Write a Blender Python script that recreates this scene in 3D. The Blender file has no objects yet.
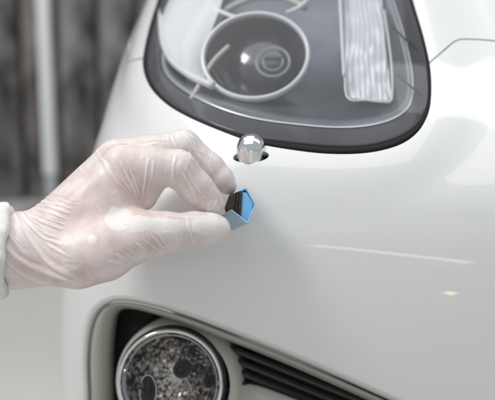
import bpy, bmesh, math, random
import numpy as np
from mathutils import Matrix, Vector, noise
from mathutils.geometry import delaunay_2d_cdt
random.seed(7); rng = np.random.default_rng(7)
sc = bpy.context.scene; COL = sc.collection
R = math.radians

# ------------------------------------------------------------------ camera
CAM_H, PITCH = 0.52, R(12)
F_MM, SENS = 70.0, 36.0
K = SENS / F_MM / 495.0                      # metres per photo pixel per metre of depth
cam_d = bpy.data.cameras.new('camera'); cam = bpy.data.objects.new('camera', cam_d); COL.objects.link(cam)
cam.location = (0, 0, CAM_H); cam.rotation_euler = (R(90) - PITCH, 0, 0)
cam_d.lens = F_MM; cam_d.sensor_width = SENS; cam_d.clip_start = 0.05; cam_d.clip_end = 60
cam_d.dof.use_dof = True; cam_d.dof.focus_distance = 0.775; cam_d.dof.aperture_fstop = 4.5
sc.camera = cam
# working frame: x right, y forward along the lens axis, z up; FRAME turns it into the world
FRAME = Matrix.Translation((0, 0, CAM_H)) @ Matrix.Rotation(-PITCH, 4, 'X')

# ------------------------------------------------------------------ world, lamps, exposure
w = bpy.data.worlds.new('World'); sc.world = w; w.use_nodes = True
bg = w.node_tree.nodes['Background']; bg.inputs[0].default_value = (0.91, 0.96, 1.0, 1); bg.inputs[1].default_value = 0.42
sc.view_settings.view_transform = 'Standard'; sc.view_settings.look = 'None'
sc.view_settings.exposure = 0.08; sc.view_settings.gamma = 1
def area(name, loc, target, sx, sy, power, col=(1, 1, 1), spread=180, along=None):
    l = bpy.data.lights.new(name, 'AREA'); l.shape = 'RECTANGLE'; l.size = sx; l.size_y = sy
    l.energy = power; l.color = col; l.spread = R(spread)
    o = bpy.data.objects.new(name, l); COL.objects.link(o)
    o.location = FRAME @ Vector(loc)
    d = (FRAME @ Vector(target)) - o.location
    q = d.to_track_quat('-Z', 'Y').to_matrix()
    if along is not None:                         # long side along a given direction
        zz = -d.normalized(); xx = FRAME.to_3x3() @ Vector(along); xx = (xx - zz * xx.dot(zz)).normalized(); yy = zz.cross(xx)
        q = Matrix((xx, yy, zz)).transposed()
    o.rotation_euler = q.to_euler()
    return o
area('ceiling_softbox', (-0.50, 0.25, 1.95), (-0.50, 0.60, 0), 2.0, 3.2, 23, (1, 0.995, 0.98))
area('side_panel', (1.10, 0.45, 1.75), (0.30, 0.8, 0.1), 0.6, 1.6, 7, (0.98, 0.99, 1))
area('key_softbox', (-1.15, 0.0, 1.35), (0, 0.85, 0), 0.5, 0.5, 16, (1, 0.99, 0.97))
area('tube_lamp', (0.07, -0.79, -0.59), (0.10, 0.80, -0.04), 0.54, 0.010, 0.15, along=(.48, .07, -.29))
area('warm_lamp', (0.187, 0.226, -0.467), (0.169, 0.806, -0.078), 0.013, 0.006, 0.006, (1, .62, .30))

# ------------------------------------------------------------------ helpers
def P(px, py, Y):
    return np.array([(px - 247.5) * K * Y, Y, (200 - py) * K * Y])
def PP(px, py, Y):
    px = np.asarray(px, float); py = np.asarray(py, float); Y = np.asarray(Y, float)
    return np.stack([(px - 247.5) * K * Y, Y + 0 * px, (200 - py) * K * Y], -1)
def spline(pts, n, closed=True):
    """Catmull-Rom through pts, resampled evenly"""
    p = np.array(pts, float); m = len(p); out = []
    segs = m if closed else m - 1
    for i in range(segs):
        if closed: a, b, c, d = p[(i - 1) % m], p[i], p[(i + 1) % m], p[(i + 2) % m]
        else: a, b, c, d = p[max(i - 1, 0)], p[i], p[i + 1], p[min(i + 2, m - 1)]
        for t in np.linspace(0, 1, 24, endpoint=False):
            out.append(0.5 * ((2 * b) + (-a + c) * t + (2 * a - 5 * b + 4 * c - d) * t * t + (-a + 3 * b - 3 * c + d) * t ** 3))
    if closed: out.append(out[0])
    else: out.append(p[-1])
    out = np.array(out); L = np.concatenate([[0], np.cumsum(np.linalg.norm(np.diff(out, axis=0), axis=1))])
    s = np.linspace(0, L[-1], n, endpoint=not closed)
    return np.stack([np.interp(s, L, out[:, k]) for k in range(out.shape[1])], 1)
def mesh_obj(name, verts, faces, mat, parent=None, base=None, smooth=True, normals=None, edges=()):
    me = bpy.data.meshes.new(name)
    v = np.asarray(verts, float)
    if base is not None: v = v - np.asarray(base)
    me.from_pydata(v.tolist(), list(edges), [tuple(int(i) for i in f) for f in faces]); me.update()
    if smooth: me.polygons.foreach_set('use_smooth', [True] * len(me.polygons))
    if normals is not None: me.normals_split_custom_set_from_vertices(np.asarray(normals).tolist())
    if mat: me.materials.append(mat)
    o = bpy.data.objects.new(name, me); COL.objects.link(o)
    if parent is not None: o.parent = parent
    return o
def root(name, base, label, cat):
    o = bpy.data.objects.new(name, None); COL.objects.link(o)
    o.matrix_world = FRAME @ Matrix.Translation(Vector(base)); o.empty_display_size = 0.05
    o['label'] = label; o['category'] = cat
    return o
def grid_faces(nr, nc, closed=True, flip=False):
    f = []
    for i in range(nr - 1):
        for j in range(nc if closed else nc - 1):
            a, b = i * nc + j, i * nc + (j + 1) % nc
            q = (a, b, b + nc, a + nc)
            f.append(q[::-1] if flip else q)
    return f
def loft(name, rings, mat, parent, base, closed=True, flip=False, cap=False, smooth=True):
    v = np.concatenate(rings); nc = len(rings[0]); f = grid_faces(len(rings), nc, closed, flip)
    if cap: f.append(tuple(range((len(rings) - 1) * nc, len(rings) * nc)))
    return mesh_obj(name, v, f, mat, parent, base, smooth)
def lathe(name, origin, axis, prof, mat, parent, base, n=96, smooth=True, squash=(1, 1), jitter=0):
    ax = np.array(axis, float); ax /= np.linalg.norm(ax)
    ref = np.array([1, 0, 0.0]) if abs(ax[0]) < .8 else np.array([0, 0, 1.0])
    e1 = np.cross(ax, np.cross(ref, ax)); e1 /= np.linalg.norm(e1); e2 = np.cross(ax, e1)
    rings = []
    for i, (r, h) in enumerate(prof):
        a = np.linspace(0, 2 * np.pi, n, endpoint=False) + (np.pi / n if jitter and i % 2 else 0)
        rr = r * (1 + jitter * rng.normal(0, 1, n)); hh = h + jitter * 0.25 * rng.normal(0, 1, n) * max(r, .004)
        rings.append(np.array(origin) + np.outer(rr * np.cos(a) * squash[0], e1) + np.outer(rr * np.sin(a) * squash[1], e2) + np.outer(hh + 0 * a, ax))
    return loft(name, rings, mat, parent, base, True, smooth=smooth)
def tube(name, pts, r, mat, parent, base, n=12, rads=None, closed=False):
    p = np.array(pts); m = len(p); rings = []
    for i in range(m):
        t = (p[(i + 1) % m] - p[i - 1]) if closed else (p[min(i + 1, m - 1)] - p[max(i - 1, 0)])
        t /= np.linalg.norm(t)
        e1 = np.cross(t, [0, 1, 0.001]); e1 /= np.linalg.norm(e1); e2 = np.cross(t, e1)
        a = np.linspace(0, 2 * np.pi, n, endpoint=False); rr = r if rads is None else rads[i]
        rings.append(p[i] + rr * (np.outer(np.cos(a), e1) + np.outer(np.sin(a), e2)))
    v = np.concatenate(rings); f = grid_faces(m, n)
    if closed: f += [((m - 1) * n + j, (m - 1) * n + (j + 1) % n, (j + 1) % n, j) for j in range(n)]
    else: f += [tuple(range(n)), tuple(range((m - 1) * n, m * n))]
    return mesh_obj(name, v, f, mat, parent, base)
def prism(name, front, back, mat, parent, base, bevel=0.0, smooth=False):
    """two matching 3-D polygons joined into a solid"""
    n = len(front); v = np.concatenate([front, back])
    f = [tuple(range(n))[::-1], tuple(range(n, 2 * n))] + [(i, (i + 1) % n, n + (i + 1) % n, n + i) for i in range(n)]
    o = mesh_obj(name, v, f, mat, parent, base, smooth)
    bm = bmesh.new(); bm.from_mesh(o.data); bmesh.ops.recalc_face_normals(bm, faces=bm.faces)
    if bevel: bmesh.ops.bevel(bm, geom=bm.edges[:], offset=bevel, segments=2, affect='EDGES', profile=0.5)
    bm.to_mesh(o.data); bm.free()
    return o

# ------------------------------------------------------------------ materials
def mat(name, col, rough=0.5, metal=0.0, coat=0.0, coat_r=0.03, sub=0.0, spec=None, noise_s=0, noise_a=0.1, bump=0, bump_s=200, stretch=(1, 1, 1)):
    m = bpy.data.materials.new(name); m.use_nodes = True; nt = m.node_tree; b = nt.nodes['Principled BSDF']
    b.inputs['Base Color'].default_value = (*col, 1); b.inputs['Roughness'].default_value = rough
    b.inputs['Metallic'].default_value = metal; b.inputs['Coat Weight'].default_value = coat
    b.inputs['Coat Roughness'].default_value = coat_r
    if spec is not None: b.inputs['Specular IOR Level'].default_value = spec
    if sub: b.inputs['Subsurface Weight'].default_value = sub; b.inputs['Subsurface Radius'].default_value = (.012, .006, .004); b.inputs['Subsurface Scale'].default_value = 1
    tc = nt.nodes.new('ShaderNodeTexCoord'); mp = nt.nodes.new('ShaderNodeMapping'); mp.inputs['Scale'].default_value = stretch
    nt.links.new(tc.outputs['Object'], mp.inputs[0])
    if noise_s:
        n = nt.nodes.new('ShaderNodeTexNoise'); n.inputs['Scale'].default_value = noise_s; n.inputs['Detail'].default_value = 6
        nt.links.new(mp.outputs[0], n.inputs['Vector'])
        r = nt.nodes.new('ShaderNodeValToRGB')
        r.color_ramp.elements[0].position = .3; r.color_ramp.elements[1].position = .7
        r.color_ramp.elements[0].color = (*[c * (1 - noise_a) for c in col], 1)
        r.color_ramp.elements[1].color = (*[min(1, c * (1 + noise_a)) for c in col], 1)
        nt.links.new(n.outputs[0], r.inputs[0]); nt.links.new(r.outputs[0], b.inputs['Base Color'])
    if bump:
        n = nt.nodes.new('ShaderNodeTexNoise'); n.inputs['Scale'].default_value = bump_s; n.inputs['Detail'].default_value = 4
        nt.links.new(mp.outputs[0], n.inputs['Vector'])
        bp = nt.nodes.new('ShaderNodeBump'); bp.inputs['Strength'].default_value = bump; bp.inputs['Distance'].default_value = 0.001
        nt.links.new(n.outputs[0], bp.inputs['Height']); nt.links.new(bp.outputs[0], b.inputs['Normal'])
    return m
def glass_mat(name, tint, rough=0.02, ior=1.5, haze=0.0):
    m = bpy.data.materials.new(name); m.use_nodes = True; nt = m.node_tree
    nt.nodes.remove(nt.nodes['Principled BSDF']); out = nt.nodes['Material Output']
    tr = nt.nodes.new('ShaderNodeBsdfTransparent'); tr.inputs[0].default_value = (*tint, 1)
    gl = nt.nodes.new('ShaderNodeBsdfGlossy'); gl.inputs['Roughness'].default_value = rough
    fr = nt.nodes.new('ShaderNodeFresnel'); fr.inputs[0].default_value = ior
    mx = nt.nodes.new('ShaderNodeMixShader')
    nt.links.new(fr.outputs[0], mx.inputs[0]); nt.links.new(tr.outputs[0], mx.inputs[1]); nt.links.new(gl.outputs[0], mx.inputs[2])
    last = mx
    if haze:
        df = nt.nodes.new('ShaderNodeBsdfDiffuse'); df.inputs[0].default_value = (.85, .87, .92, 1)
        m2 = nt.nodes.new('ShaderNodeMixShader'); m2.inputs[0].default_value = haze
        nt.links.new(mx.outputs[0], m2.inputs[1]); nt.links.new(df.outputs[0], m2.inputs[2]); last = m2
    nt.links.new(last.outputs[0], out.inputs[0])
    return m
M_paint = mat('white_car_paint', (0.80, 0.805, 0.80), 0.32, coat=1.0, coat_r=0.05, noise_s=6, noise_a=0.012, bump=.035, bump_s=260)
M_paint.node_tree.nodes['Principled BSDF'].inputs['Coat IOR'].default_value = 1.62
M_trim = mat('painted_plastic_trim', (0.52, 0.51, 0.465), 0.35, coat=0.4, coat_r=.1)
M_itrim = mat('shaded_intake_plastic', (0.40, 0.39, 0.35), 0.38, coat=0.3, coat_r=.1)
M_rubber = mat('black_rubber', (0.006, 0.006, 0.007), 0.55, spec=.25)
M_black = mat('black_plastic', (0.012, 0.012, 0.014), 0.45)
M_slat = mat('grille_plastic', (0.022, 0.023, 0.026), 0.30, bump=.1, bump_s=900)
M_chrome = mat('chrome', (0.90, 0.90, 0.91), 0.03, 1.0)
M_satin = mat('satin_silver', (0.72, 0.73, 0.78), 0.34, 1.0)
M_bezel = mat('grey_lamp_bezel', (0.16, 0.155, 0.175), 0.22, 0.5, coat=0.3, coat_r=.1)
M_house = mat('lamp_housing', (0.22, 0.235, 0.27), 0.28, 0.7, coat=0.3, coat_r=.15)
M_lightguide = mat('white_light_guide', (0.97, 0.97, 0.96), 0.3, coat=.8, sub=0)
M_glass = glass_mat('clear_lamp_glass', (0.97, 0.98, 1.0), 0.02, 1.5, 0.03)
M_fogglass = glass_mat('fog_lamp_glass', (0.95, 0.94, 0.92), 0.02, 1.5)
M_proj = mat('projector_glass', (0.025, 0.027, 0.035), 0.2, noise_s=90, noise_a=.5, coat=1.0)
M_facet = mat('faceted_reflector', (0.70, 0.67, 0.65), 0.06, 1.0)

# ------------------------------------------------------------------ car body surface
CS = np.array([[-.45, -.200], [-.208, -.196], [-.10, -.193], [0, -.172], [.063, -.1535], [.1085, -.1495], [.16, -.139], [.24, -.120], [.32, -.09], [.45, -.03]])
RX, RY, SHEAR = 0.17, 0.15, 0.10
_sz = np.linspace(-.5, .5, 401)
_sx = np.interp(_sz, CS[:, 0], CS[:, 1])
for _ in range(3): _sx = np.convolve(np.pad(_sx, 15, mode='edge'), np.ones(31) / 31, 'valid')
def xs(z): return np.interp(z, _sz, _sx)
def Yf(z):
    up = np.maximum(z + .01, 0); dn = np.maximum(-z - .02, 0)
    return .832 + 0.95 * up ** 2 / (up + .10) + 0.5 * dn ** 2 / (dn + .12)
HUMP = None
def hump(u, z):
    if HUMP is None: return 0.0
    g_, u0, z0, st = HUMP
    a = np.clip((u - u0) / st, 0, g_.shape[0] - 2.001); b = np.clip((z - z0) / st, 0, g_.shape[1] - 2.001)
    i = a.astype(int); j = b.astype(int); fa = a - i; fb = b - j
    return g_[i, j] * (1 - fa) * (1 - fb) + g_[i + 1, j] * fa * (1 - fb) + g_[i, j + 1] * (1 - fa) * fb + g_[i + 1, j + 1] * fa * fb
def S(u, z):
    u = np.asarray(u, float); z = np.asarray(z, float)
    x0 = xs(z) + RX
    t = np.clip(-u / RX, 0, np.pi / 2); over = np.maximum(-u - RX * np.pi / 2, 0)
    x = np.where(u >= 0, x0 + u, x0 - RX * np.sin(t) - 0.10 * over)
    y = Yf(z) + RY * (1 - np.cos(t)) ** 1.0 + over - SHEAR * (x - xs(z))
    hh = hump(u + 0 * z, z + 0 * u); x = x - hh * np.sin(t) * .8; y = y - hh * (.25 + .75 * np.cos(t))
    return np.stack([x, y, z + 0 * u], -1)
def Nrm(u, z):
    e = 5e-3
    a = S(u + e, z) - S(u - e, z); b = S(u, z + e) - S(u, z - e)
    n = np.cross(a, b); n /= np.linalg.norm(n, axis=-1, keepdims=True)
    return n                                     # x cross z -> -y : outwards
def proj(p):
    return np.stack([p[..., 0] / (K * p[..., 1]) + 247.5, 200 - p[..., 2] / (K * p[..., 1])], -1)
def inv(px, py):
    px = np.asarray(px, float); py = np.asarray(py, float)
    z = (200 - py) * K * .87; u = (px - 247.5) * K * .87 - xs(z) - RX
    for _ in range(25):
        q = proj(S(u, z)); e = 1e-4
        ju = (proj(S(u + e, z)) - q) / e; jz = (proj(S(u, z + e)) - q) / e
        rx, ry = px - q[..., 0], py - q[..., 1]
        det = ju[..., 0] * jz[..., 1] - ju[..., 1] * jz[..., 0]
        det = np.where(np.abs(det) < 1e3, 1e3 * np.sign(det + 1e-9), det)
        du = (rx * jz[..., 1] - ry * jz[..., 0]) / det; dz = (ju[..., 0] * ry - ju[..., 1] * rx) / det
        u = u + np.clip(du, -.03, .03); z = z + np.clip(dz, -.03, .03)
    return u, z
def bodyY(px, py):
    u, z = inv(px, py); return S(u, z)[..., 1]
def on_body(px, py, off=0.0):
    u, z = inv(px, py); return S(u, z) - Nrm(u, z) * 0 + Nrm(u, z) * off
def inpoly(pts, poly):
    x, y = pts[:, 0], pts[:, 1]; c = np.zeros(len(x), bool); n = len(poly); j = n - 1
    for i in range(n):
        xi, yi = poly[i]; xj, yj = poly[j]
        hit = ((yi > y) != (yj > y)) & (x < (xj - xi) * (y - yi) / (yj - yi + 1e-15) + xi)
        c ^= hit; j = i
    return c

LAMP = spline([(157.5, 0), (150, 24), (144, 50), (143, 68), (150, 87), (165, 103), (186, 116), (218, 130), (255, 143), (292, 150), (330, 154), (367, 153),
               (397, 146), (416, 134), (427, 117), (431, 98), (430.5, 70), (425, 42), (417, 14), (408, -14), (390, -55), (355, -95), (300, -120), (245, -118), (200, -92), (172, -45)], 220)
INTK = spline([(81, 470), (80, 400), (79, 360), (82, 330), (90, 310), (103, 299), (121, 295), (150, 299), (190, 311), (230, 326), (300, 354), (375, 387), (430, 412), (560, 472),
               (570, 530), (480, 570), (300, 580), (140, 570), (90, 530)], 240)
DOME_C = (251, 157)
DOME = np.array([(DOME_C[0] + 18.0 * math.cos(a), DOME_C[1] - 0.5 + 6.2 * math.sin(a) - 1.2 * math.cos(a)) for a in np.linspace(0, 2 * np.pi, 48, endpoint=False)])

def ribbon(px_line, wpx):
    p = spline(px_line, 60, False); t = np.gradient(p, axis=0); t /= np.linalg.norm(t, axis=1, keepdims=True)
    n = np.stack([-t[:, 1], t[:, 0]], 1)
    return np.concatenate([p + n * wpx / 2, (p - n * wpx / 2)[::-1]])
SEAM_R = ribbon([(426, 66), (432, 60.5), (445, 49.5), (453, 42.5), (460, 39.5), (470, 39.3), (495, 41), (560, 49), (700, 75)], 1.5)
def param(poly): u, z = inv(poly[:, 0], poly[:, 1]); return np.stack([u, z], 1)
# the bodywork swells gently round the lamp
_lp = param(LAMP); _st = .004; _gu = np.arange(-.34, .34, _st); _gz = np.arange(-.12, .45, _st)
_G = np.stack(np.meshgrid(_gu, _gz, indexing='ij'), -1).reshape(-1, 2)
_d = np.sqrt(((_G[:, None, :] - _lp[None]) ** 2).sum(-1).min(1)); _d[inpoly(_G, _lp)] *= -1
_t = np.clip(1 - (_d - .002) / .050, 0, 1); _h = (.0075 * _t * _t * (3 - 2 * _t)).reshape(len(_gu), len(_gz))
for _ in range(3):
    _h = (np.pad(_h, 1, mode='edge')[:-2, 1:-1] + np.pad(_h, 1, mode='edge')[2:, 1:-1] + np.pad(_h, 1, mode='edge')[1:-1, :-2] + np.pad(_h, 1, mode='edge')[1:-1, 2:] + 2 * _h) / 6
_h[0] = _h[-1] = 0; _h[:, 0] = 0
HUMP = (_h, _gu[0], _gz[0], _st)
# left seam: built in surface coordinates so that it can run round the corner
ul, zl = inv(np.array([147.0]), np.array([57.5])); ul, zl = float(ul[0]), float(zl[0])
SEAM_L = np.array([(ul + .012, zl + .0009), (-.50, zl + .0009), (-.50, zl - .0009), (ul + .012, zl - .0009)])
HOLES = {'lamp': param(LAMP), 'intake': param(INTK), 'dome': param(DOME), 'seam_r': param(SEAM_R), 'seam_l': SEAM_L}
tu, tz = inv(np.array([300.0]), np.array([-112.0]))
HOLES['seam_t'] = np.array([(tu[0] - .0007, tz[0] - .01), (tu[0] - .0007, .44), (tu[0] + .0007, .44), (tu[0] + .0007, tz[0] - .01)])
U0, U1, Z0, Z1 = -0.62, 0.50, -0.40, 0.40
pts = []; edges = []
for k, h in HOLES.items():
    hh = h.copy()
    if k.startswith('seam'):                      # densify straight seams
        d = []
        for i in range(len(hh)):
            a, b = hh[i], hh[(i + 1) % len(hh)]; n = max(1, int(np.linalg.norm(b - a) / .006))
            for t in range(n): d.append(a + (b - a) * t / n)
        hh = np.array(d); HOLES[k] = hh
    s = len(pts); pts += hh.tolist(); edges += [(s + i, s + (i + 1) % len(hh)) for i in range(len(hh))]
bound = [(U0, Z0), (U1, Z0), (U1, Z1), (U0, Z1)]
gu, gz = np.meshgrid(np.arange(U0, U1 + .001, .0065), np.arange(Z0, Z1 + .001, .0065))
g = np.stack([gu.ravel() + rng.uniform(-1e-5, 1e-5, gu.size), gz.ravel()], 1)
allh = np.concatenate([h for h in HOLES.values()])
keep = np.ones(len(g), bool)
for i in range(0, len(g), 2000):
    dd = ((g[i:i + 2000, None, :] - allh[None]) ** 2).sum(-1).min(1); keep[i:i + 2000] &= dd > .0028 ** 2
for h in ('lamp', 'intake'): keep &= ~inpoly(g, HOLES[h])
pts += g[keep].tolist()
cv, ce, cf, *_ = delaunay_2d_cdt([Vector(p) for p in pts], edges, [], 0, 1e-7)
cv = np.array([tuple(v) for v in cv]); cf = np.array([tuple(f) for f in cf if len(f) == 3])
cen = cv[cf].mean(1); dead = np.zeros(len(cf), bool)
for h in HOLES.values(): dead |= inpoly(cen, h)
cf = cf[~dead]; cen = cen[~dead]
V3 = S(cv[:, 0], cv[:, 1]); N3 = Nrm(cv[:, 0], cv[:, 1])
pc = proj(S(cen[:, 0], cen[:, 1]))
rl = spline([(426, 66), (432, 60.5), (445, 49.5), (453, 42.5), (460, 39.5), (470, 39.3), (495, 41), (560, 49), (700, 75)], 60, False)
above_r = pc[:, 1] < np.interp(pc[:, 0], rl[:, 0], rl[:, 1])
is_hood = (cen[:, 0] > tu[0]) & (cen[:, 1] > zl - .02) & ((above_r & (pc[:, 0] > 425)) | ((pc[:, 0] <= 425) & (pc[:, 1] < 0)) | (pc[:, 1] < -20))
is_hood &= (pc[:, 1] < np.where(pc[:, 0] > 425, 200, 0))
is_fend = (~is_hood) & (cen[:, 1] > zl) & (cen[:, 0] <= tu[0]) & (pc[:, 0] < 320)

CAR_B = P(250, 400, .9)
car = root('car', CAR_B, 'white glossy car with its headlamp and round fog lamp, seen close at the front corner', 'car')
def sub_panel(name, mask):
    f = cf[mask]; ids, invi = np.unique(f, return_inverse=True); f2 = invi.reshape(f.shape)
    v = V3[ids]; n = N3[ids]
    # inner skin 2 mm deep along open edges
    e = {}
    for t in f2:
        for a, b in ((t[0], t[1]), (t[1], t[2]), (t[2], t[0])):
            e[(int(a), int(b))] = 1
    be = [k for k in e if (k[1], k[0]) not in e]
    bi = sorted({i for k in be for i in k}); mp = {i: len(v) + j for j, i in enumerate(bi)}; mp2 = {i: len(v) + len(bi) + j for j, i in enumerate(bi)}
    v2 = np.concatenate([v, v[bi] - n[bi] * .0008, v[bi] - n[bi] * .007]); 
    faces = [tuple(t) for t in f2] + [(b, a, mp[a], mp[b]) for a, b in be] + [(mp[b], mp[a], mp2[a], mp2[b]) for a, b in be]
    n2 = np.concatenate([n, n[bi], n[bi]])
    o = mesh_obj(name, v2, faces, M_paint, car, CAR_B)
    # analytic normals on the outer skin, face normals elsewhere
    me = o.data; ln = np.zeros((len(me.loops), 3)); vi = np.zeros(len(me.loops), int); me.loops.foreach_get('vertex_index', vi)
    pn = np.zeros(len(me.polygons) * 3); me.polygons.foreach_get('normal', pn); pn = pn.reshape(-1, 3)
    pol = np.repeat(np.arange(len(me.polygons)), [p.loop_total for p in me.polygons])
    ln = np.where((pol < len(f2))[:, None], n2[vi], pn[pol]); me.normals_split_custom_set(ln.tolist())
    return o
sub_panel('hood', is_hood); sub_panel('fender', is_fend); sub_panel('bumper_cover', ~(is_hood | is_fend))
# black strips added deep in the panel gaps so no light leaks through
def gap_stop(line, du):
    u, z = line[:, 0], line[:, 1]; b = S(u, z) - Nrm(u, z) * .006
    t = np.gradient(line, axis=0); t /= np.linalg.norm(t, axis=1, keepdims=True); nn = np.stack([-t[:, 1], t[:, 0]], 1) * .004
    A = S(u + nn[:, 0], z + nn[:, 1]) - Nrm(u, z) * .0065; B = S(u - nn[:, 0], z - nn[:, 1]) - Nrm(u, z) * .0065
    loft('gap_light_stop', [A, b, B], M_black, car, CAR_B, closed=False)
gap_stop(param(rl[3:]), 0)
gap_stop(np.stack([np.linspace(ul + .004, -.5, 80), np.full(80, zl)], 1), 0)
gap_stop(np.stack([np.full(30, tu[0]), np.linspace(tz[0] + .003, .4, 30)], 1), 0)

# ------------------------------------------------------------------ headlamp
hl = bpy.data.objects.new('headlamp', None); COL.objects.link(hl); hl.parent = car
def inset(poly, a, b=None, ctr=None):
    b = a if b is None else b
    t = np.roll(poly, -1, 0) - np.roll(poly, 1, 0); t /= np.linalg.norm(t, axis=1, keepdims=True)
    n = np.stack([-t[:, 1], t[:, 0]], 1)
    c = poly.mean(0) if ctr is None else np.array(ctr)
    if ((poly + n - c) ** 2).sum() > ((poly - n - c) ** 2).sum(): n = -n
    o = poly + n * np.stack([np.broadcast_to(a, len(poly)), np.broadcast_to(b, len(poly))], 1)
    return o
def smooth_ring(p, k=9):
    q = np.concatenate([p[-k:], p, p[:k]]); ker = np.ones(2 * k + 1) / (2 * k + 1)
    return np.stack([np.convolve(q[:, i], ker, 'valid') for i in range(2)], 1)
def deep(poly, off):                              # on-surface contour pushed back along depth
    Y = bodyY(poly[:, 0], poly[:, 1]) + off; return PP(poly[:, 0], poly[:, 1], Y)
# rubber gasket, wider along the bottom
gw = 2.6 + 5.0 * np.clip((LAMP[:, 1] - 110) / 35, 0, 1) * np.clip((LAMP[:, 0] - 215) / 80, 0, 1)
G1 = smooth_ring(inset(LAMP, gw), 3)
Gm = (LAMP + G1) / 2
loft('gasket', [deep(LAMP, .004), deep(LAMP, .0012), deep(LAMP * .8 + G1 * .2, .0002), deep(Gm, -.0006), deep(G1, .0008), deep(G1, .008)], M_rubber, hl, CAR_B)
LC = np.array([290, 10.0])
def scaled(poly, k, c=LC): return c + (poly - c) * k
# clear cover: follows the bodywork and bulges a little
ks = [1, .985, .96, .93, .88, .8, .7, .58, .44, .3, .15, .01]
def lens_ring(k):
    p = scaled(G1, k); Y = bodyY(p[:, 0], p[:, 1]) - .007 * (1 - k ** 3) + .0005
    return PP(p[:, 0], p[:, 1], Y)
loft('lens_cover', [deep(G1, .006)] + [lens_ring(k) for k in ks], M_glass, hl, CAR_B)
# grey bezel behind the glass, stepped
B1 = smooth_ring(inset(G1, 13, 17), 5); B2 = smooth_ring(inset(G1, 15, 20), 6); B3 = smooth_ring(inset(G1, 19, 24), 8)
loft('bezel', [deep(G1, .007), deep(inset(G1, 4, 5), .009), deep(B1, .020)], M_bezel, hl, CAR_B)
M_band = mat('pale_lamp_band', (.62, .63, .68), .3, 0.8)
B1b = smooth_ring(inset(G1, 14.2, 18.5), 5)
loft('bezel_groove', [deep(B1, .020), deep(B1, .026), deep(B1b, .026), deep(B1b, .0195)], M_black, hl, CAR_B)
loft('bezel_band', [deep(B1b, .0195), deep(B2, .0190), deep(smooth_ring(inset(G1, 20, 24), 7), .026), deep(smooth_ring(inset(G1, 21, 26), 7), .033)], M_band, hl, CAR_B)
B3 = smooth_ring(inset(G1, 21, 26), 7); H = [deep(B3, .033)]
for k, d in ((.93, .05), (.86, .07), (.76, .085), (.6, .095), (.4, .10), (.2, .10), (.01, .10)):
    p = scaled(B3, k); base_y = bodyY(p[:, 0], p[:, 1]); H.append(PP(p[:, 0], p[:, 1], base_y + d))
loft('housing', H, M_house, hl, CAR_B)
def Yin(px, py, d): return float(bodyY(np.array([px]), np.array([py]))[0]) + d
# bright reflector wing at the left
wing_o = spline([(168, -70), (160, -20), (160, 20), (163, 45), (172, 62), (190, 76), (212, 86)], 40, False)
wing_i = spline([(232, -70), (226, -20), (221, 5), (212, 30), (206, 55), (208, 72), (222, 88)], 40, False)
rings = []
for t in np.linspace(0, 1, 12):
    p = wing_o * (1 - t) + wing_i * t
    Y = np.array([Yin(a, b, .012 + .030 * t ** 1.3) for a, b in p]); rings.append(PP(p[:, 0], p[:, 1], Y))
M_wing = mat('bright_reflector', (0.96, 0.96, 0.97), 0.38, 0.15, coat=1.0, coat_r=.2)
loft('reflector_wing', rings, M_wing, hl, CAR_B, closed=False)
pw = wing_o + np.array([1.0, 0]); tube('reflector_rim', np.array([P(a, b, Yin(a, b, .017)) for a, b in pw[8:]]), .0036, M_lightguide, hl, CAR_B)
# projector: white ring, dark glass, inner rings
RC = (255.5, 56.5); ry = Yin(*RC, .026); axis = np.array([-.10, -1, .42])
s = K * ry
lathe('light_ring', P(*RC, ry), axis, [(52.5 * s, -.004), (50.4 * s, -.002), (50.0 * s, .002), (51.0 * s, .0042), (52.6 * s, .005), (54.2 * s, .004), (55.0 * s, .002), (54.6 * s, -.003), (52.5 * s, -.004)], M_lightguide, hl, CAR_B, squash=(1, .93))
lathe('projector_shroud', P(*RC, ry), axis, [(53 * s, -.004), (50 * s, -.014), (44 * s, -.022), (38 * s, -.028), (33 * s, -.03)], M_proj, hl, CAR_B, squash=(1, .93))
lathe('projector_lens', P(264, 60, ry + .028), axis, [(40 * s, -.006), (38 * s, 0), (34 * s, .005), (28 * s, .009), (20 * s, .012), (10 * s, .0135), (.1 * s, .014)], M_proj, hl, CAR_B, squash=(1, .95))
M_dim = mat('grey_ring_plastic', (.30, .31, .33), .35)
for r_, ww in ((17, 1.6), (10, 1.2)):
    lathe('lens_marking_ring', P(273, 62, ry + .011), axis, [((r_ - ww) * s, 0), (r_ * s, .001), ((r_ + ww) * s, 0), (r_ * s, -.001), ((r_ - ww) * s, 0)], M_dim, hl, CAR_B)
for yy in (-4, 3):
    tube('lens_marking_bar', [P(264, 62 + yy, ry + .0105), P(282, 61 + yy, ry + .0105)], .0009, M_dim, hl, CAR_B, n=8)
# tube-light reflections modelled as solid bars, plus the divider's edge
def inner_bar(pts, r, d, m=M_lightguide):
    q = spline(pts, 24, False); tube('reflection_divider_bar', np.array([P(a, b, Yin(a, b, d)) for a, b in q]), r, m, hl, CAR_B)
inner_bar([(186, 108), (200, 84), (213, 62), (229, 46)], .0024, .022, mat('dim_tube_reflection', (.62, .62, .58), .35))  # streak of a tube light mirrored in the cover, built as a rod
inner_bar([(202, 1), (214, 8), (226, 14), (238, 18)], .002, .04)
inner_bar([(286, 13), (296, 9), (304, 3), (318, -12)], .002, .04)
inner_bar([(216, 30), (222, 14), (240, 3), (262, -3), (286, -1), (306, 8)], .0035, .060, mat('beige_ring_reflection', (.50, .50, .45), .35))  # reflected arc behind the ring, built as a beige tube
inner_bar([(338, -40), (340, 0), (342, 40), (344, 76)], .0017, .024)  # white edge of the glass divider
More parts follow.
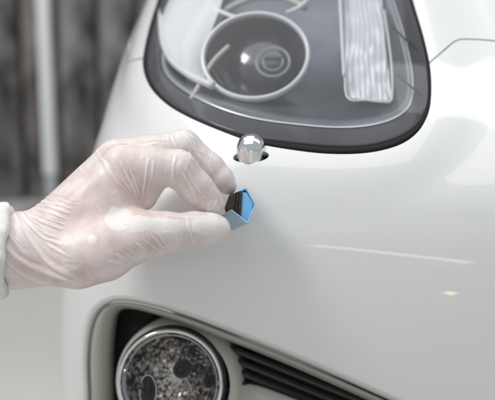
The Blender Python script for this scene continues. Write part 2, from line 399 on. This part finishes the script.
# crinkled indicator reflector
nx, ny = 110, 60; vv = []
for j in range(ny):
    t = j / (ny - 1)
    for i in range(nx):
        q = i / (nx - 1)
        xl = 344 + 2 * t; xr = 378 + 14 * t ** 1.1; px = xl + (xr - xl) * q; py = -45 + t * (143 + 3 * q)
        d = .040 + .0022 * math.sin(q * 52 + 1.6 * math.sin(t * 9) + 3 * noise.noise(Vector((q * 3, t * 5, 8)))) * .8 + .0025 * noise.noise(Vector((q * 6, t * 9, 3))) + .012 * (q - .5) ** 2
        vv.append(P(px, py, Yin(px, py, d)) if False else (px, py, d))
vv = np.array(vv); Yv = bodyY(vv[:, 0], vv[:, 1]) + vv[:, 2]
M_crink = mat('indicator_reflector', (0.97, 0.97, 0.99), 0.2, 0.35, coat=.6, coat_r=.1)
mesh_obj('indicator_reflector', PP(vv[:, 0], vv[:, 1], Yv), grid_faces(ny, nx, False), M_crink, hl, CAR_B)
tube('indicator_rim', np.array([P(a, b, Yin(a, b, .036)) for a, b in spline([(345, 60), (347, 97), (366, 100), (386, 102), (392, 98), (391, 60), (384, 10)], 40, False)]), .0011, M_lightguide, hl, CAR_B, n=8)
# right-hand bezel: upper dark bar stands for a tube-light reflection, lower a seam
for a, b in (((392, 27), (428, 60)), ((396, 74), (428, 101))):
    q = np.linspace(a, b, 14); tube('bezel_reflection_seam', np.array([P(x, y, Yin(x, y, .013)) for x, y in q]), .0010, M_rubber, hl, CAR_B, n=8)

# ------------------------------------------------------------------ chrome dome in its socket
dY = float(bodyY(np.array([DOME_C[0]]), np.array([DOME_C[1]]))[0])
dr = 15.6 * K * dY
ax_d = np.array([0.0, -0.27, 0.96])
base_d = P(DOME_C[0], DOME_C[1] - 1.0, dY + .0095) - ax_d / np.linalg.norm(ax_d) * .012
prof = [(dr * .98, -.01), (dr, .002), (dr, .0185)] + [(dr * math.cos(a), .0185 + dr * .97 * math.sin(a)) for a in np.linspace(.05, np.pi / 2 - .02, 28)]
lathe('chrome_dome', base_d, ax_d, prof, M_chrome, car, CAR_B, n=64)
Dp = DOME; Din = DOME_C + (DOME - DOME_C) * .8
loft('dome_socket', [deep(Dp, .001), deep(Dp, .010), deep(DOME_C + (DOME - DOME_C) * .1, .016)], M_black, car, CAR_B)

# ------------------------------------------------------------------ lower intake, grille, fog lamp
I1 = inset(INTK, 1.5, 1.2, (300, 480)); I2 = inset(INTK, 5, 3.5, (300, 480)); I3 = inset(INTK, 8.5, 5.5, (300, 480)); I3b = inset(INTK, 9, 5.7, (300, 480))
loft('intake_lip', [deep(INTK, .0002), deep(I1, .0008), deep(I2, .004), deep(I3, .0105), deep(I3b, .020)], M_paint, car, CAR_B)
T0 = inset(INTK, 11.5, 7, (300, 480)); T1 = inset(INTK, 13, 8, (300, 480)); T2 = inset(INTK, 19, 10, (300, 480)); T3 = smooth_ring(inset(INTK, 28, 12, (300, 480)), 4); T4 = smooth_ring(inset(INTK, 34, 11, (300, 480)), 6)
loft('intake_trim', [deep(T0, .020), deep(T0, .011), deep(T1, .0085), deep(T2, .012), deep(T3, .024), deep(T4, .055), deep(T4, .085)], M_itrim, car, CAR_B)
q = scaled(T4, 1.0, np.array([300, 470.0]))
loft('intake_backing', [deep(T4, .085), deep(scaled(T4, .5, np.array([300, 450])), .10), deep(scaled(T4, .02, np.array([300, 450])), .10)], M_black, car, CAR_B)
gr = bpy.data.objects.new('grille', None); COL.objects.link(gr); gr.parent = car
sl = .405
for k in range(13):
    off = 4 + k * 10.2
    fr, bk = [], []
    x0, x1 = 215, 560
    yl = lambda x: 330.5 + (x - 222) * sl + off
    Ya = Yin(x0, 345, .034); Yb = Yin(430, 345 + 80, .034); dYx = (Yb - Ya) / (430 - x0)
    def pt(x, dy, d): return P(x, yl(x) + dy, Ya + (x - x0) * dYx + d)
    prof_ = [(0, .000), (-3.2, .002), (-4.0, .006), (-2.5, .030), (3.0, .030), (3.6, .005), (2.6, .001)]
    A = np.array([pt(x0, a, b) for a, b in prof_]); Bp = np.array([pt(x1, a, b) for a, b in prof_])
    prism('grille_slat', A, Bp, M_slat, gr, CAR_B)
# body-coloured arm beside the fog lamp
arm = [(226, 402), (231, 391), (240, 384.5), (252, 384), (275, 391), (330, 413), (420, 452), (420, 480), (300, 470), (232, 450)]
arm_s = spline(arm, 60)
Yarm = Yin(260, 400, .018)
loft('intake_arm', [PP(*arm_s.T, Yarm + .04), PP(*arm_s.T, Yarm + .004), PP(*inset(arm_s, 2).T, Yarm), PP(*scaled(arm_s, .3, np.array([310, 435])).T, Yarm - .002), PP(*scaled(arm_s, .01, np.array([310, 435])).T, Yarm - .002)], M_trim, car, CAR_B)
# fog lamp
fg = bpy.data.objects.new('fog_lamp', None); COL.objects.link(fg); fg.parent = car
FC = (170.5, 382); fY = Yin(200, 360, .012); fs = K * fY; fax = np.array([-.10, -1, .02]); fo = P(*FC, fY)
ho = P(177, 384, fY + .012); hs = K * (fY + .012)
lathe('fog_lamp_housing', ho, fax, [(54 * hs, .004), (57 * hs, .003), (62 * hs, -.003), (65.5 * hs, -.012), (66.5 * hs, -.03), (66.5 * hs, -.075)], M_trim, fg, CAR_B)
lathe('rubber_ring', fo, fax, [(50 * fs, -.006), (54.6 * fs, -.004), (55.6 * fs, -.008), (55.6 * fs, -.016)], M_black, fg, CAR_B)
cp = [((51.3 + 2.3 * math.cos(a)) * fs, .0005 + .0042 * math.sin(a)) for a in np.linspace(-.3, np.pi + .3, 14)]
lathe('chrome_ring', fo, fax, cp + [(47.0 * fs, -.004)], M_chrome, fg, CAR_B, n=128)
lathe('inner_chrome_ring', fo, fax, [((46.3 + .9 * math.cos(a)) * fs, -.003 + .0015 * math.sin(a)) for a in np.linspace(0, np.pi, 8)], M_chrome, fg, CAR_B, n=128)
lathe('fog_lamp_glass', fo, fax, [(48.5 * fs, -.002), (44 * fs, .0002), (34 * fs, .003), (22 * fs, .0048), (10 * fs, .0056), (.1 * fs, .0058)], M_fogglass, fg, CAR_B)
fp = [(47.5 * fs, -.004), (46 * fs, -.011)]
for k in range(1, 21): r_ = 46 * (1 - k / 20.6); fp.append((r_ * fs, -.011 - .034 * (1 - (r_ / 46) ** 2)))
lathe('faceted_reflector', fo, fax, fp, M_facet, fg, CAR_B, n=60, smooth=False, jitter=.034)
bo = P(181, 370, fY + .018)
lathe('bulb_socket', bo, fax, [(9 * fs, -.016), (8.5 * fs, .0), (7 * fs, .002), (4.5 * fs, .0022), (4 * fs, -.002), (.1 * fs, -.002)], M_black, fg, CAR_B, n=32)
for cx, cy, rr, dd in ((148, 391, 13, .012), (209, 381, 5, .012), (178, 335, 5, .012)):
    lathe('reflector_port', P(cx, cy, fY + dd), np.array([-.3, -1, .2]), [(rr * fs, -.008), (rr * fs, 0), ((rr - 1.5) * fs, .001), (rr * .6 * fs, -.001), (.1 * fs, -.003)], M_black, fg, CAR_B, n=32, squash=(.55, 1.25) if rr > 9 else (1, 1))
tube('port_rim', [P(148 + 13.5 * .62 * math.cos(a) , 391 + 13.5 * 1.2 * math.sin(a), fY + .0105 - .003 * math.cos(a)) for a in np.linspace(0, 2 * np.pi, 40, endpoint=False)], .0009, M_chrome, fg, CAR_B, n=8, closed=True)
lathe('bulb_tip', P(140, 386, fY + .006), fax, [(3.6 * fs, -.006), (3.4 * fs, 0), (2 * fs, .002), (.1 * fs, .0026)], M_chrome, fg, CAR_B, n=24)

# ------------------------------------------------------------------ gloved hand (one continuous surface)
HS = K * .765
CH = []                                            # capsules: (a, b, ra, rb)
def hp(t): return P(t[0], t[1], t[2])
def cap(a, b): return (hp(a), hp(b), a[3] * HS, b[3] * HS)
def sd_caps(p, c):
    a, b, ra, rb = c; ba = b - a; t = np.clip(((p - a) @ ba) / (ba @ ba), 0, 1)
    return np.linalg.norm(p - a - t[:, None] * ba, axis=1) - (ra + (rb - ra) * t)
def smin(a, b, k):
    h = np.clip(.5 + .5 * (b - a) / k, 0, 1); return b + (a - b) * h - k * h * (1 - h)
def chain(nodes): return [cap(nodes[i], nodes[i + 1]) for i in range(len(nodes) - 1)]
PALM = [cap((-150, 246, .745, 40), (15, 251, .747, 35)), cap((15, 250, .747, 35), (50, 244, .750, 31)),
        cap((40, 245, .746, 24), (120, 170, .752, 18)), cap((36, 237, .760, 22), (117, 163, .768, 23)),
        cap((40, 243, .774, 22), (112, 170, .790, 20)), cap((40, 252, .785, 18), (102, 182, .806, 17)),
        cap((66, 236, .748, 27), (112, 208, .752, 23)), cap((100, 215, .75, 22), (122, 200, .754, 17)), cap((118, 182, .752, 21), (156, 172, .753, 15.5)), cap((120, 192, .752, 17), (137, 189, .753, 11.5)), cap((132, 186, .757, 16), (153, 187, .757, 9)), cap((136, 200, .756, 11), (147, 201, .756, 7))]
THUMB = chain([(45, 257, .745, 28), (78, 257, .738, 28.5), (104, 250, .735, 28), (140, 235.5, .737, 23), (165, 232.5, .742, 18.3), (195, 229, .752, 15.2), (212, 228.5, .757, 13), (219, 228.5, .759, 10.8)])
INDEX = chain([(122, 165, .752, 21), (150, 167, .753, 19), (178, 168.5, .757, 18), (196, 188, .763, 16.6), (206, 198, .766, 14.2), (214, 204, .768, 10.5)])
MIDDLE = chain([(118, 162, .768, 23), (150, 154, .775, 19), (184, 146, .785, 16), (210, 167, .789, 14), (222, 179, .790, 12), (228, 186, .790, 9)])
RING = chain([(112, 168, .790, 20), (146, 160, .795, 16), (172, 156, .800, 13), (196, 170, .803, 11.5), (208, 180, .803, 9)])
PINKY = chain([(102, 180, .806, 16), (130, 172, .808, 14), (155, 166, .812, 12), (178, 174, .815, 10), (188, 178, .815, 8)])
def hand_sdf(p):
    d = sd_caps(p, PALM[0])
    for c in PALM[1:]: d = smin(d, sd_caps(p, c), .010)
    def ch(cs, k):
        r = sd_caps(p, cs[0])
        for c in cs[1:]: r = smin(r, sd_caps(p, c), k)
        return r
    th = ch(THUMB, .008); d = smin(d, th, .009)
    for c, k in ((INDEX, .006), (MIDDLE, .006), (RING, .005), (PINKY, .005)):
        d = smin(d, ch(c, .004), k * .45)
    return d
lo = np.array([-.275, .685, -.105]); hi = np.array([.005, .845, .075]); hc = .0032; m_ = 6; hf = hc / m_
nc_ = np.ceil((hi - lo) / hc).astype(int)
ax_ = [lo[i] + (np.arange(nc_[i]) + .5) * hc for i in range(3)]
Gc = np.stack(np.meshgrid(*ax_, indexing='ij'), -1).reshape(-1, 3)
Dc = hand_sdf(Gc).reshape(nc_)
F = np.repeat(np.repeat(np.repeat(Dc, m_, 0), m_, 1), m_, 2).astype(np.float32)
near = np.abs(F) < hc * 1.6
idx = np.argwhere(near); fine = lo + (idx + .5) * hf
out = np.empty(len(fine))
for i in range(0, len(fine), 400000): out[i:i + 400000] = hand_sdf(fine[i:i + 400000])
F[near] = out
def nets(F, lo, h):
    s = F < 0
    c8 = [s[i:s.shape[0] - 1 + i, j:s.shape[1] - 1 + j, k:s.shape[2] - 1 + k] for i in (0, 1) for j in (0, 1) for k in (0, 1)]
    cnt = sum(c.astype(np.int8) for c in c8); act = (cnt > 0) & (cnt < 8)
    ids = -np.ones(act.shape, np.int64); cells = np.argwhere(act); ids[act] = np.arange(len(cells))
    acc = np.zeros((len(cells), 3)); n = np.zeros(len(cells))
    cor = [(i, j, k) for i in (0, 1) for j in (0, 1) for k in (0, 1)]
    for a in cor:
        for d in range(3):
            if a[d]: continue
            b = list(a); b[d] = 1
            fa = F[tuple((cells + a).T)]; fb = F[tuple((cells + b).T)]
            x = (fa < 0) != (fb < 0); t = fa / np.where(x, fa - fb, 1)
            pnt = np.array(a, float) + np.zeros((len(cells), 3)); pnt[:, d] += t
            acc[x] += pnt[x]; n[x] += 1
    v = lo + (cells + acc / n[:, None] + .5) * h
    faces = []
    for d in range(3):
        o1, o2 = (d + 1) % 3, (d + 2) % 3
        sl0 = [slice(None)] * 3; sl1 = [slice(None)] * 3; sl0[d] = slice(0, -1); sl1[d] = slice(1, None)
        x = s[tuple(sl0)] != s[tuple(sl1)]; e = np.argwhere(x)
        e = e[(e[:, o1] > 0) & (e[:, o2] > 0) & (e[:, o1] < F.shape[o1] - 1) & (e[:, o2] < F.shape[o2] - 1)]
        def g(da, db): q = e.copy(); q[:, o1] += da; q[:, o2] += db; return ids[tuple(q.T)]
        quad = np.stack([g(-1, -1), g(0, -1), g(0, 0), g(-1, 0)], 1)
        fl = ~s[tuple(e.T)]; quad[fl] = quad[fl][:, ::-1]; faces.append(quad)
    return v, np.concatenate(faces)
hv, hf_ = nets(F, lo, hf)
def hgrad(p, e=4e-4):
    g = np.stack([hand_sdf(p + np.eye(3)[i] * e) - hand_sdf(p - np.eye(3)[i] * e) for i in range(3)], 1)
    return g / np.linalg.norm(g, axis=1, keepdims=True)
hn = hgrad(hv); hv = hv - hn * hand_sdf(hv)[:, None]; hn = hgrad(hv)
hpx = proj(hv); front = np.clip(-hn[:, 1] * 1.6 + .75, 0, 1)
def seg_dist(q, line):
    best = np.full(len(q), 1e9); par = np.zeros(len(q)); L = len(line) - 1
    for i in range(L):
        a, b = line[i], line[i + 1]; ba = b - a; t = np.clip(((q - a) @ ba) / (ba @ ba), 0, 1)
        d = np.linalg.norm(q - a - t[:, None] * ba, axis=1); m = d < best
        best[m] = d[m]; par[m] = ((i + t) / L)[m]
    return best, par
disp = np.zeros(len(hv)); white = np.zeros(len(hv))
RIDGES = [  # (polyline in photo px, width px, height mm)
 ([(14, 212), (24, 230), (36, 247), (55, 267), (84, 281)], 2.3, 1.5), ([(4, 245), (22, 262), (49, 275), (82, 283)], 2.3, 1.5), ([(2, 258), (25, 276), (58, 285)], 2.0, 1.2),
 ([(6, 228), (16, 244), (30, 258)], 2.5, .9), ([(21, 214), (31, 228), (43, 238), (62, 245)], 1.5, .9), ([(22, 212), (36, 230), (50, 245), (71, 258)], 1.5, 1.0),
 ([(26, 212), (44, 223), (63, 230)], 1.2, .9), ([(28, 210), (46, 218), (66, 225)], 1.1, .8), ([(32, 207), (50, 213), (69, 220)], 1.1, .9), ([(36, 204), (52, 208), (70, 214)], 1.1, .9),
 ([(40, 201), (56, 204), (72, 209)], 1.1, .8), ([(45, 197), (58, 199), (70, 203)], 1.0, .7), ([(50, 193), (62, 195), (70, 198)], 1.0, .6), ([(30, 222), (44, 232), (58, 238)], 1.1, .6),
 ([(115, 166), (122, 178), (132, 192)], 1.3, .7), ([(120, 162), (128, 178), (138, 199)], 1.5, .9), ([(127, 160), (133, 175), (140, 197)], 1.4, .9), ([(149, 157), (146, 175), (141, 203)], 1.6, 1.1),
 ([(154, 160), (152, 175), (147, 190)], 1.4, .6), ([(110, 172), (118, 182), (126, 190)], 1.2, .5),
 ([(177, 153), (174, 164), (173, 176), (174, 184)], 1.8, 1.1), ([(182, 152), (190, 156), (197, 163)], 1.5, .7),
 ([(180, 170), (187, 182), (198, 203)], 1.2, .6), ([(185, 167), (193, 180), (203, 196)], 1.1, .5), ([(175, 180), (183, 188), (194, 206)], 1.1, .5),
 ([(191, 205), (197, 200), (206, 196)], 1.0, .4), ([(206, 212), (213, 207), (217, 200)], 1.3, .8),
 ([(183, 133), (190, 140), (197, 152), (203, 163)], 1.6, 1.0), ([(174, 132), (173, 140), (178, 149)], 1.6, .9), ([(190, 134), (200, 146), (208, 160)], 1.3, .7), ([(205, 150), (210, 165), (216, 180)], 1.3, .6),
 ([(142, 238), (150, 245), (161, 252)], 1.1, .8), ([(150, 234), (158, 242), (167, 251)], 1.2, .9), ([(156, 231), (164, 241), (170, 250)], 1.0, .6), ([(136, 243), (144, 250), (152, 256)], 1.1, .7),
 ([(126, 248), (136, 254), (144, 259)], 1.1, .7), ([(114, 254), (124, 258), (136, 262)], 1.2, .6), ([(108, 260), (118, 264), (130, 266)], 1.1, .5), ([(119, 248), (130, 256), (140, 260)], 1.0, .5),
 ([(187, 216), (190, 230), (194, 244)], 1.5, .6), ([(165, 214), (185, 217), (212, 217)], 1.4, .4), ([(176, 222), (181, 233), (180, 246)], 1.1, .4), ([(170, 218), (175, 232), (177, 248)], 1.0, .35),
 ([(96, 150), (104, 165), (112, 176)], 2.2, .35), ([(140, 142), (155, 139), (170, 140)], 1.6, .5), ([(118, 146), (135, 145), (160, 143)], 1.5, .4)]
for k in range(26):                               # fine folds fanning out of the wrist
    t_ = k / 25; x0_, y0_ = 16 + 30 * t_ ** 1.2 + rng.normal(0, 1), 216 - 20 * t_ + rng.normal(0, 1); an = R(62 - 48 * t_) + rng.normal(0, .05); L_ = rng.uniform(26, 52) * (1 - .35 * t_)
    RIDGES.append(([(x0_, y0_), (x0_ + L_ * .5 * math.cos(an + .08), y0_ + L_ * .5 * math.sin(an + .08)), (x0_ + L_ * math.cos(an - .04), y0_ + L_ * math.sin(an - .04))], rng.uniform(.7, 1.1), rng.uniform(.2, .5)))
for ln, wd, ht in RIDGES:
    l = spline(ln, 14, False); l[1:-1] += np.cumsum(rng.normal(0, .28, (12, 2)), 0) * np.hanning(14)[1:-1, None]; bx = ((hpx > l.min(0) - 9) & (hpx < l.max(0) + 9)).all(1); dist = np.full(len(hpx), 1e3); par = np.zeros(len(hpx)); dist[bx], par[bx] = seg_dist(hpx[bx], l); wd *= .78; wd = wd * (1 + .3 * np.sin(par * rng.uniform(4, 9) + rng.uniform(0, 6))); ht = ht * rng.uniform(.45, 1.0)
    fade = np.clip(np.minimum(par, 1 - par) * 5, 0, 1) ** .6
    gsn = np.exp(-(dist / wd) ** 2) - .45 * np.exp(-((dist - wd * 1.9) / (wd * .9)) ** 2)
    disp += ht * .001 * gsn * fade * front
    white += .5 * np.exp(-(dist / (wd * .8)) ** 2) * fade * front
# small creases at random, following the flow of the glove
for _ in range(230):
    c = hpx[rng.integers(len(hpx))]; 
    if c[0] < 8: continue
    on_thumb = c[1] > 205 and c[0] > 120
    ang = (R(60) if on_thumb else R(25) if c[0] < 75 else R(70)) + rng.normal(0, .35); ln_ = rng.uniform(5, 16)
    d_ = np.array([math.cos(ang), math.sin(ang)]) * ln_ / 2
    box = (np.abs(hpx - c) < ln_ + 5).all(1)
    dist, par = seg_dist(hpx[box], np.array([c - d_, c + rng.normal(0, 1, 2), c + d_]))
    fade = np.clip(np.minimum(par, 1 - par) * 4, 0, 1); wd = rng.uniform(.7, 1.3)
    disp[box] += rng.uniform(.08, .28) * .001 * np.exp(-(dist / wd) ** 2) * fade * (front[box])
    white[box] += .18 * np.exp(-(dist / wd) ** 2) * fade
# loose white patches where the glove lifts off the skin
def nz(q, s_): return np.array([noise.noise(Vector((a * s_, b * s_, 1.3))) for a, b in q])
for cx, cy, rx_, ry_ in ((119, 219, 13, 12), (135, 224, 24, 8.5), (164, 226, 24, 8), (92, 240, 4.5, 5), (209, 226, 19, 9.5), (70, 268, 9, 3.5), (213, 209, 7, 8)):
    m = (np.abs(hpx[:, 0] - cx) < rx_ * 2) & (np.abs(hpx[:, 1] - cy) < ry_ * 2.4)
    e = np.sqrt(((hpx[m, 0] - cx) / rx_) ** 2 + ((hpx[m, 1] - cy) / ry_) ** 2) + .22 * nz(hpx[m], .12)
    s_ = np.clip((1.08 - e) / (1.3 / min(rx_, ry_)), 0, 1); s_ = s_ * s_ * (3 - 2 * s_); white[m] = np.maximum(white[m], s_ * .82); disp[m] += s_ * .00012
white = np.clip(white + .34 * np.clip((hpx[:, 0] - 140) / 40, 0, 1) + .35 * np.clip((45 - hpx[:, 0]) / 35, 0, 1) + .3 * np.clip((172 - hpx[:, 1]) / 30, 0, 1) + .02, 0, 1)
hv = hv + hn * disp[:, None]
HB = P(15, 250, .745)
person = root('person', HB, "hand in thin whitish latex glove and white sleeve pinching a small blue block", 'person')
M_glove = bpy.data.materials.new('latex_glove_over_skin'); M_glove.use_nodes = True
nt = M_glove.node_tree; b = nt.nodes['Principled BSDF']; b.inputs['Roughness'].default_value = .38
b.inputs['Subsurface Weight'].default_value = .2; b.inputs['Subsurface Radius'].default_value = (.008, .004, .003); b.inputs['Subsurface Scale'].default_value = .7
b.inputs['Sheen Weight'].default_value = .15; b.inputs['Specular IOR Level'].default_value = .4
at = nt.nodes.new('ShaderNodeAttribute'); at.attribute_name = 'loose'
tc = nt.nodes.new('ShaderNodeTexCoord'); n1 = nt.nodes.new('ShaderNodeTexNoise'); n1.inputs['Scale'].default_value = 55; n1.inputs['Detail'].default_value = 5
n2 = nt.nodes.new('ShaderNodeTexNoise'); n2.inputs['Scale'].default_value = 420; n2.inputs['Detail'].default_value = 3
for n in (n1, n2): nt.links.new(tc.outputs['Object'], n.inputs['Vector'])
rp = nt.nodes.new('ShaderNodeValToRGB'); rp.color_ramp.elements[0].position = .32; rp.color_ramp.elements[1].position = .68
rp.color_ramp.elements[0].color = (.66, .50, .47, 1); rp.color_ramp.elements[1].color = (.82, .74, .715, 1)
nt.links.new(n1.outputs[0], rp.inputs[0])
mxn = nt.nodes.new('ShaderNodeMix'); mxn.data_type = 'RGBA'; mxn.inputs[7].default_value = (.84, .80, .775, 1)
nt.links.new(at.outputs['Fac'], mxn.inputs[0]); nt.links.new(rp.outputs[0], mxn.inputs[6]); nt.links.new(mxn.outputs[2], b.inputs['Base Color'])
bp = nt.nodes.new('ShaderNodeBump'); bp.inputs['Strength'].default_value = .25; bp.inputs['Distance'].default_value = .0004
nt.links.new(n2.outputs[0], bp.inputs['Height']); nt.links.new(bp.outputs[0], b.inputs['Normal'])
glove = mesh_obj('gloved_hand', hv, hf_, M_glove, person, HB)
att = glove.data.attributes.new('loose', 'FLOAT', 'POINT'); att.data.foreach_set('value', np.clip(white, 0, 1))
# sleeve cuff: soft white tube round the forearm, wavy hem
M_cloth = mat('white_sleeve_cloth', (.80, .79, .77), .8, noise_s=300, noise_a=.03, bump=.3, bump_s=1200)
n_ = 120; rings = []
prof = [(9, 39), (9, 44.5), (7, 46.5), (3, 47), (-6, 45.5), (-14, 46.5), (-30, 47.5), (-60, 50), (-110, 54), (-170, 58), (-230, 60)]
for i, (px, r_) in enumerate(prof):
    a = np.linspace(0, 2 * np.pi, n_, endpoint=False)
    wob = 1 + .02 * np.sin(5 * a + i * .9) + .018 * np.sin(11 * a + 2 + i * .5) + .012 * np.sin(23 * a + i)
    hem = (1.6 * np.sin(3 * a + .8) + .9 * np.sin(8 * a)) * max(0, 1 - i / 7)
    c = P(px, 250.5, .747); rr = r_ * HS * wob
    rings.append(np.stack([c[0] + hem * HS - 4 * HS * np.maximum(0, -np.sin(a)) * (i < 7) + 8 * HS * np.maximum(0, -np.cos(a)) ** .7, c[1] + rr * np.cos(a), c[2] + rr * np.sin(a)], 1))
slv = loft('sleeve_cuff', rings, M_cloth, person, HB, flip=True)

# ------------------------------------------------------------------ applicator block
AB = P(240, 208, .775)
ab = root('applicator_block', AB, 'small dark foam block in blue cloth held by gloved fingertips against white paint', 'applicator')
M_foam = mat('dark_foam', (.055, .048, .043), .9, noise_s=900, noise_a=.5, bump=.6, bump_s=1500, stretch=(1.3, 1, .7))
M_wrap = mat('pale_blue_cloth', (.36, .47, .55), .65, bump=.3, bump_s=2500, noise_s=700, noise_a=.08)
M_blue = mat('blue_cloth', (.10, .42, .80), .6, bump=.2, bump_s=2500)
M_pad = mat('bright_blue_pad', (.22, .56, .93), .4, bump=.2, bump_s=2500)
d0 = .7755
wall = spline([(246.2, 222.8), (248.6, 221.6), (251.5, 213.5), (254.6, 204.8), (253.4, 201.6), (250.0, 195.4), (247.0, 189.6), (245.0, 188.3), (240.0, 191.0)], 48, False)
tg = np.gradient(wall, axis=0); tg /= np.linalg.norm(tg, axis=1, keepdims=True); nI = np.stack([tg[:, 1], -tg[:, 0]], 1)
tt = np.linspace(0, 1, 48); dep = d0 + np.interp(tt, [0, .45, 1], [0, .004, .004])
inn = wall + nI * 1.5; cc = np.array([244, 207.0])
O = PP(*wall.T, dep); I_ = PP(*inn.T, dep)
sh = lambda q, k: cc + (q - cc) * k
Ob = PP(*sh(wall, .82).T, dep + .0125); Ib = PP(*sh(inn, .74).T, dep + .0125)
Mi = PP(*((wall + inn) / 2).T, dep - .0003)
loft('cloth_wrap', [Ib, I_, Mi, O, Ob, Ib], M_blue, ab, AB, closed=False)
fl_ = [(218.3, 217.6), (231.0, 209.9), (247.9, 222.6), (247.2, 223.6), (232.4, 230.6)]
fa = np.array([P(218.3, 217.6, d0 - .001), P(231.0, 209.9, d0 - .0016), P(247.9, 222.6, d0 - .001), P(247.2, 223.6, d0 - .0006), P(232.4, 230.6, d0 + .002)])
prism('cloth_flap', fa, fa + np.array([.0003, .0012, .0006]), M_wrap, ab, AB, bevel=.0003)
ed = spline([(231.0, 209.9), (239.5, 216.3), (247.6, 222.5), (250.5, 215), (254.7, 204.9), (250.6, 196), (246.4, 188.0)], 40, False)
tube('cloth_edge', PP(*ed.T, np.interp(np.linspace(0, 1, 40), [0, .5, 1], [d0 - .0016, d0 - .0006, d0 + .0035])), .00062, mat('light_blue_edge', (.42, .62, .78), .6), ab, AB, n=10)
fq = [(229.8, 194.6), (240.6, 190.6), (242.4, 191.8), (240.6, 217.6), (237.5, 216.4), (226.5, 211.5), (225.5, 207)]
prism('foam_core', np.array([P(x, y, d0 + .0012 - (x < 235) * .002) for x, y in fq]), np.array([P(x - 1, y + 1, d0 + .0150) for x, y in fq]), M_foam, ab, AB, bevel=.0005)
for k in range(3):                                  # layered slits of the foam
    x_ = 231.6 + 2.9 * k
    tube('foam_slit', [P(x_ + 1.5, 193.3 - k * .4, d0 + .0003), P(x_ - .3, 212.6 + k * .9, d0 + .0003)], .0003, M_black, ab, AB, n=8)
bq = [(242.3, 192.2), (246.5, 192.8), (252.6, 202.6), (252.9, 205.0), (249.0, 220.6), (246.6, 221.6), (240.5, 217.4)]
prism('blue_pad', np.array([P(x, y, d0 + .0026) for x, y in bq]), np.array([P(x, y, d0 + .0145) for x, y in bq]), M_pad, ab, AB, bevel=.0004)

# ------------------------------------------------------------------ room: floor, board wall, white post
def struct_box(name, c, s_, m, parent=None, bevel=0):
    bm = bmesh.new(); bmesh.ops.create_cube(bm, size=1)
    for v in bm.verts: v.co = Vector((v.co.x * s_[0], v.co.y * s_[1], v.co.z * s_[2]))
    if bevel: bmesh.ops.bevel(bm, geom=bm.edges[:], offset=bevel, segments=2, affect='EDGES')
    me = bpy.data.meshes.new(name); bm.to_mesh(me); bm.free(); me.materials.append(m)
    o = bpy.data.objects.new(name, me); COL.objects.link(o); o.location = c
    if parent: o.parent = parent
    return o
M_floor = mat('pale_floor', (.62, .61, .59), .35, noise_s=1.5, noise_a=.06)
fl = struct_box('floor', (0, 1.5, -.05), (14, 12, .1), M_floor); fl['kind'] = 'structure'
WY = 2.45
wl = bpy.data.objects.new('board_wall', None); COL.objects.link(wl); wl.location = (0, WY, 0)
wl['label'] = 'dark weathered grey wall of upright boards behind the car, out of focus'; wl['category'] = 'wall'
cols = [(.165, .157, .152), (.13, .125, .124), (.145, .13, .122), (.18, .172, .165)]
mats = [mat('weathered_board', c, .8, noise_s=24, noise_a=.85, stretch=(1, 1, .45)) for c in cols]
struct_box('wall_backing', (0, .05, 1.2), (9, .04, 2.4), mat('dark_gap', (.05, .05, .051), .9), wl)
bw = .098; meshes = {}
x = -4.3; k = 0
while x < 4.3:
    mi = k % 4
    x0_ = x + bw / 2
    if mi not in meshes:
        o = struct_box('board', (x0_, 0, 1.2), (bw - .010, .04, 2.4), mats[mi], wl, .006); meshes[mi] = o
    else:
        o = meshes[mi].copy(); COL.objects.link(o); o.parent = wl; o.location = (x0_, .01 * ((k * 7) % 3), 1.2)
    x += bw; k += 1
# white post in front of the boards
def wpt(px, py, Yw):                                # photo pixel -> world point on the plane y = Yw
    d = (FRAME.to_3x3() @ Vector(((px - 247.5) * K, 1, (200 - py) * K))); t = Yw / d.y; return Vector((0, 0, CAM_H)) + d * t
pb = wpt(50.5, 174, 2.25); pt_ = wpt(46.5, -60, 2.25)
M_post = mat('white_post_paint', (.88, .89, .90), .4)
post = bpy.data.objects.new('white_post', None); COL.objects.link(post); post.location = (pb.x, pb.y, 0)
post['label'] = 'white round upright post in front of the dark boards at the left edge'; post['category'] = 'post'
def cyl(name, r1, z0, z1, m, parent, n=24):
    a = np.linspace(0, 2 * np.pi, n, endpoint=False)
    v = [np.stack([r1 * np.cos(a), r1 * np.sin(a), 0 * a + z], 1) for z in (z0, z0 + .003, z1)]
    v[0] *= [.9, .9, 1]
    return mesh_obj(name, np.concatenate(v), grid_faces(3, n) + [tuple(range(n))[::-1], tuple(range(2 * n, 3 * n))], m, parent, None)
cyl('tube', .0165, pb.z, 2.3, M_post, post); cyl('socket', .013, .012, pb.z - .001, mat('grey_socket', (.38, .39, .42), .5), post); cyl('foot_plate', .07, 0.001, .014, mat('grey_plate', (.3, .3, .32), .5), post)

# ------------------------------------------------------------------ lamps whose mirror images show in the paint
def mirror(px, py, dist):
    u, z = inv(np.array([float(px)]), np.array([float(py)])); p = S(u, z)[0]; n = Nrm(u, z)[0]
    d = p / np.linalg.norm(p); r_ = d - 2 * (d @ n) * n; return p, p + r_ * dist
if __name__ == '__main__':
    for q in ((400, 256), (320, 246), (485, 264), (449, 293), (445, 20), (460, 90), (440, 130), (470, 10), (350, 170), (200, 130), (300, 300)):
        p, m_p = mirror(*q, 2.0); print('MIRROR', q, p.round(3), m_p.round(2))
    mn = (bodyY(hpx[:, 0], hpx[:, 1]) - hv[:, 1]); sel = hpx[:, 0] > 110; i = np.argmin(mn[sel]); print('CLEAR', mn[sel][i], hpx[sel][i])
    print('BODY at block', bodyY(np.array([255.]), np.array([210.])), 'verts', len(hv))
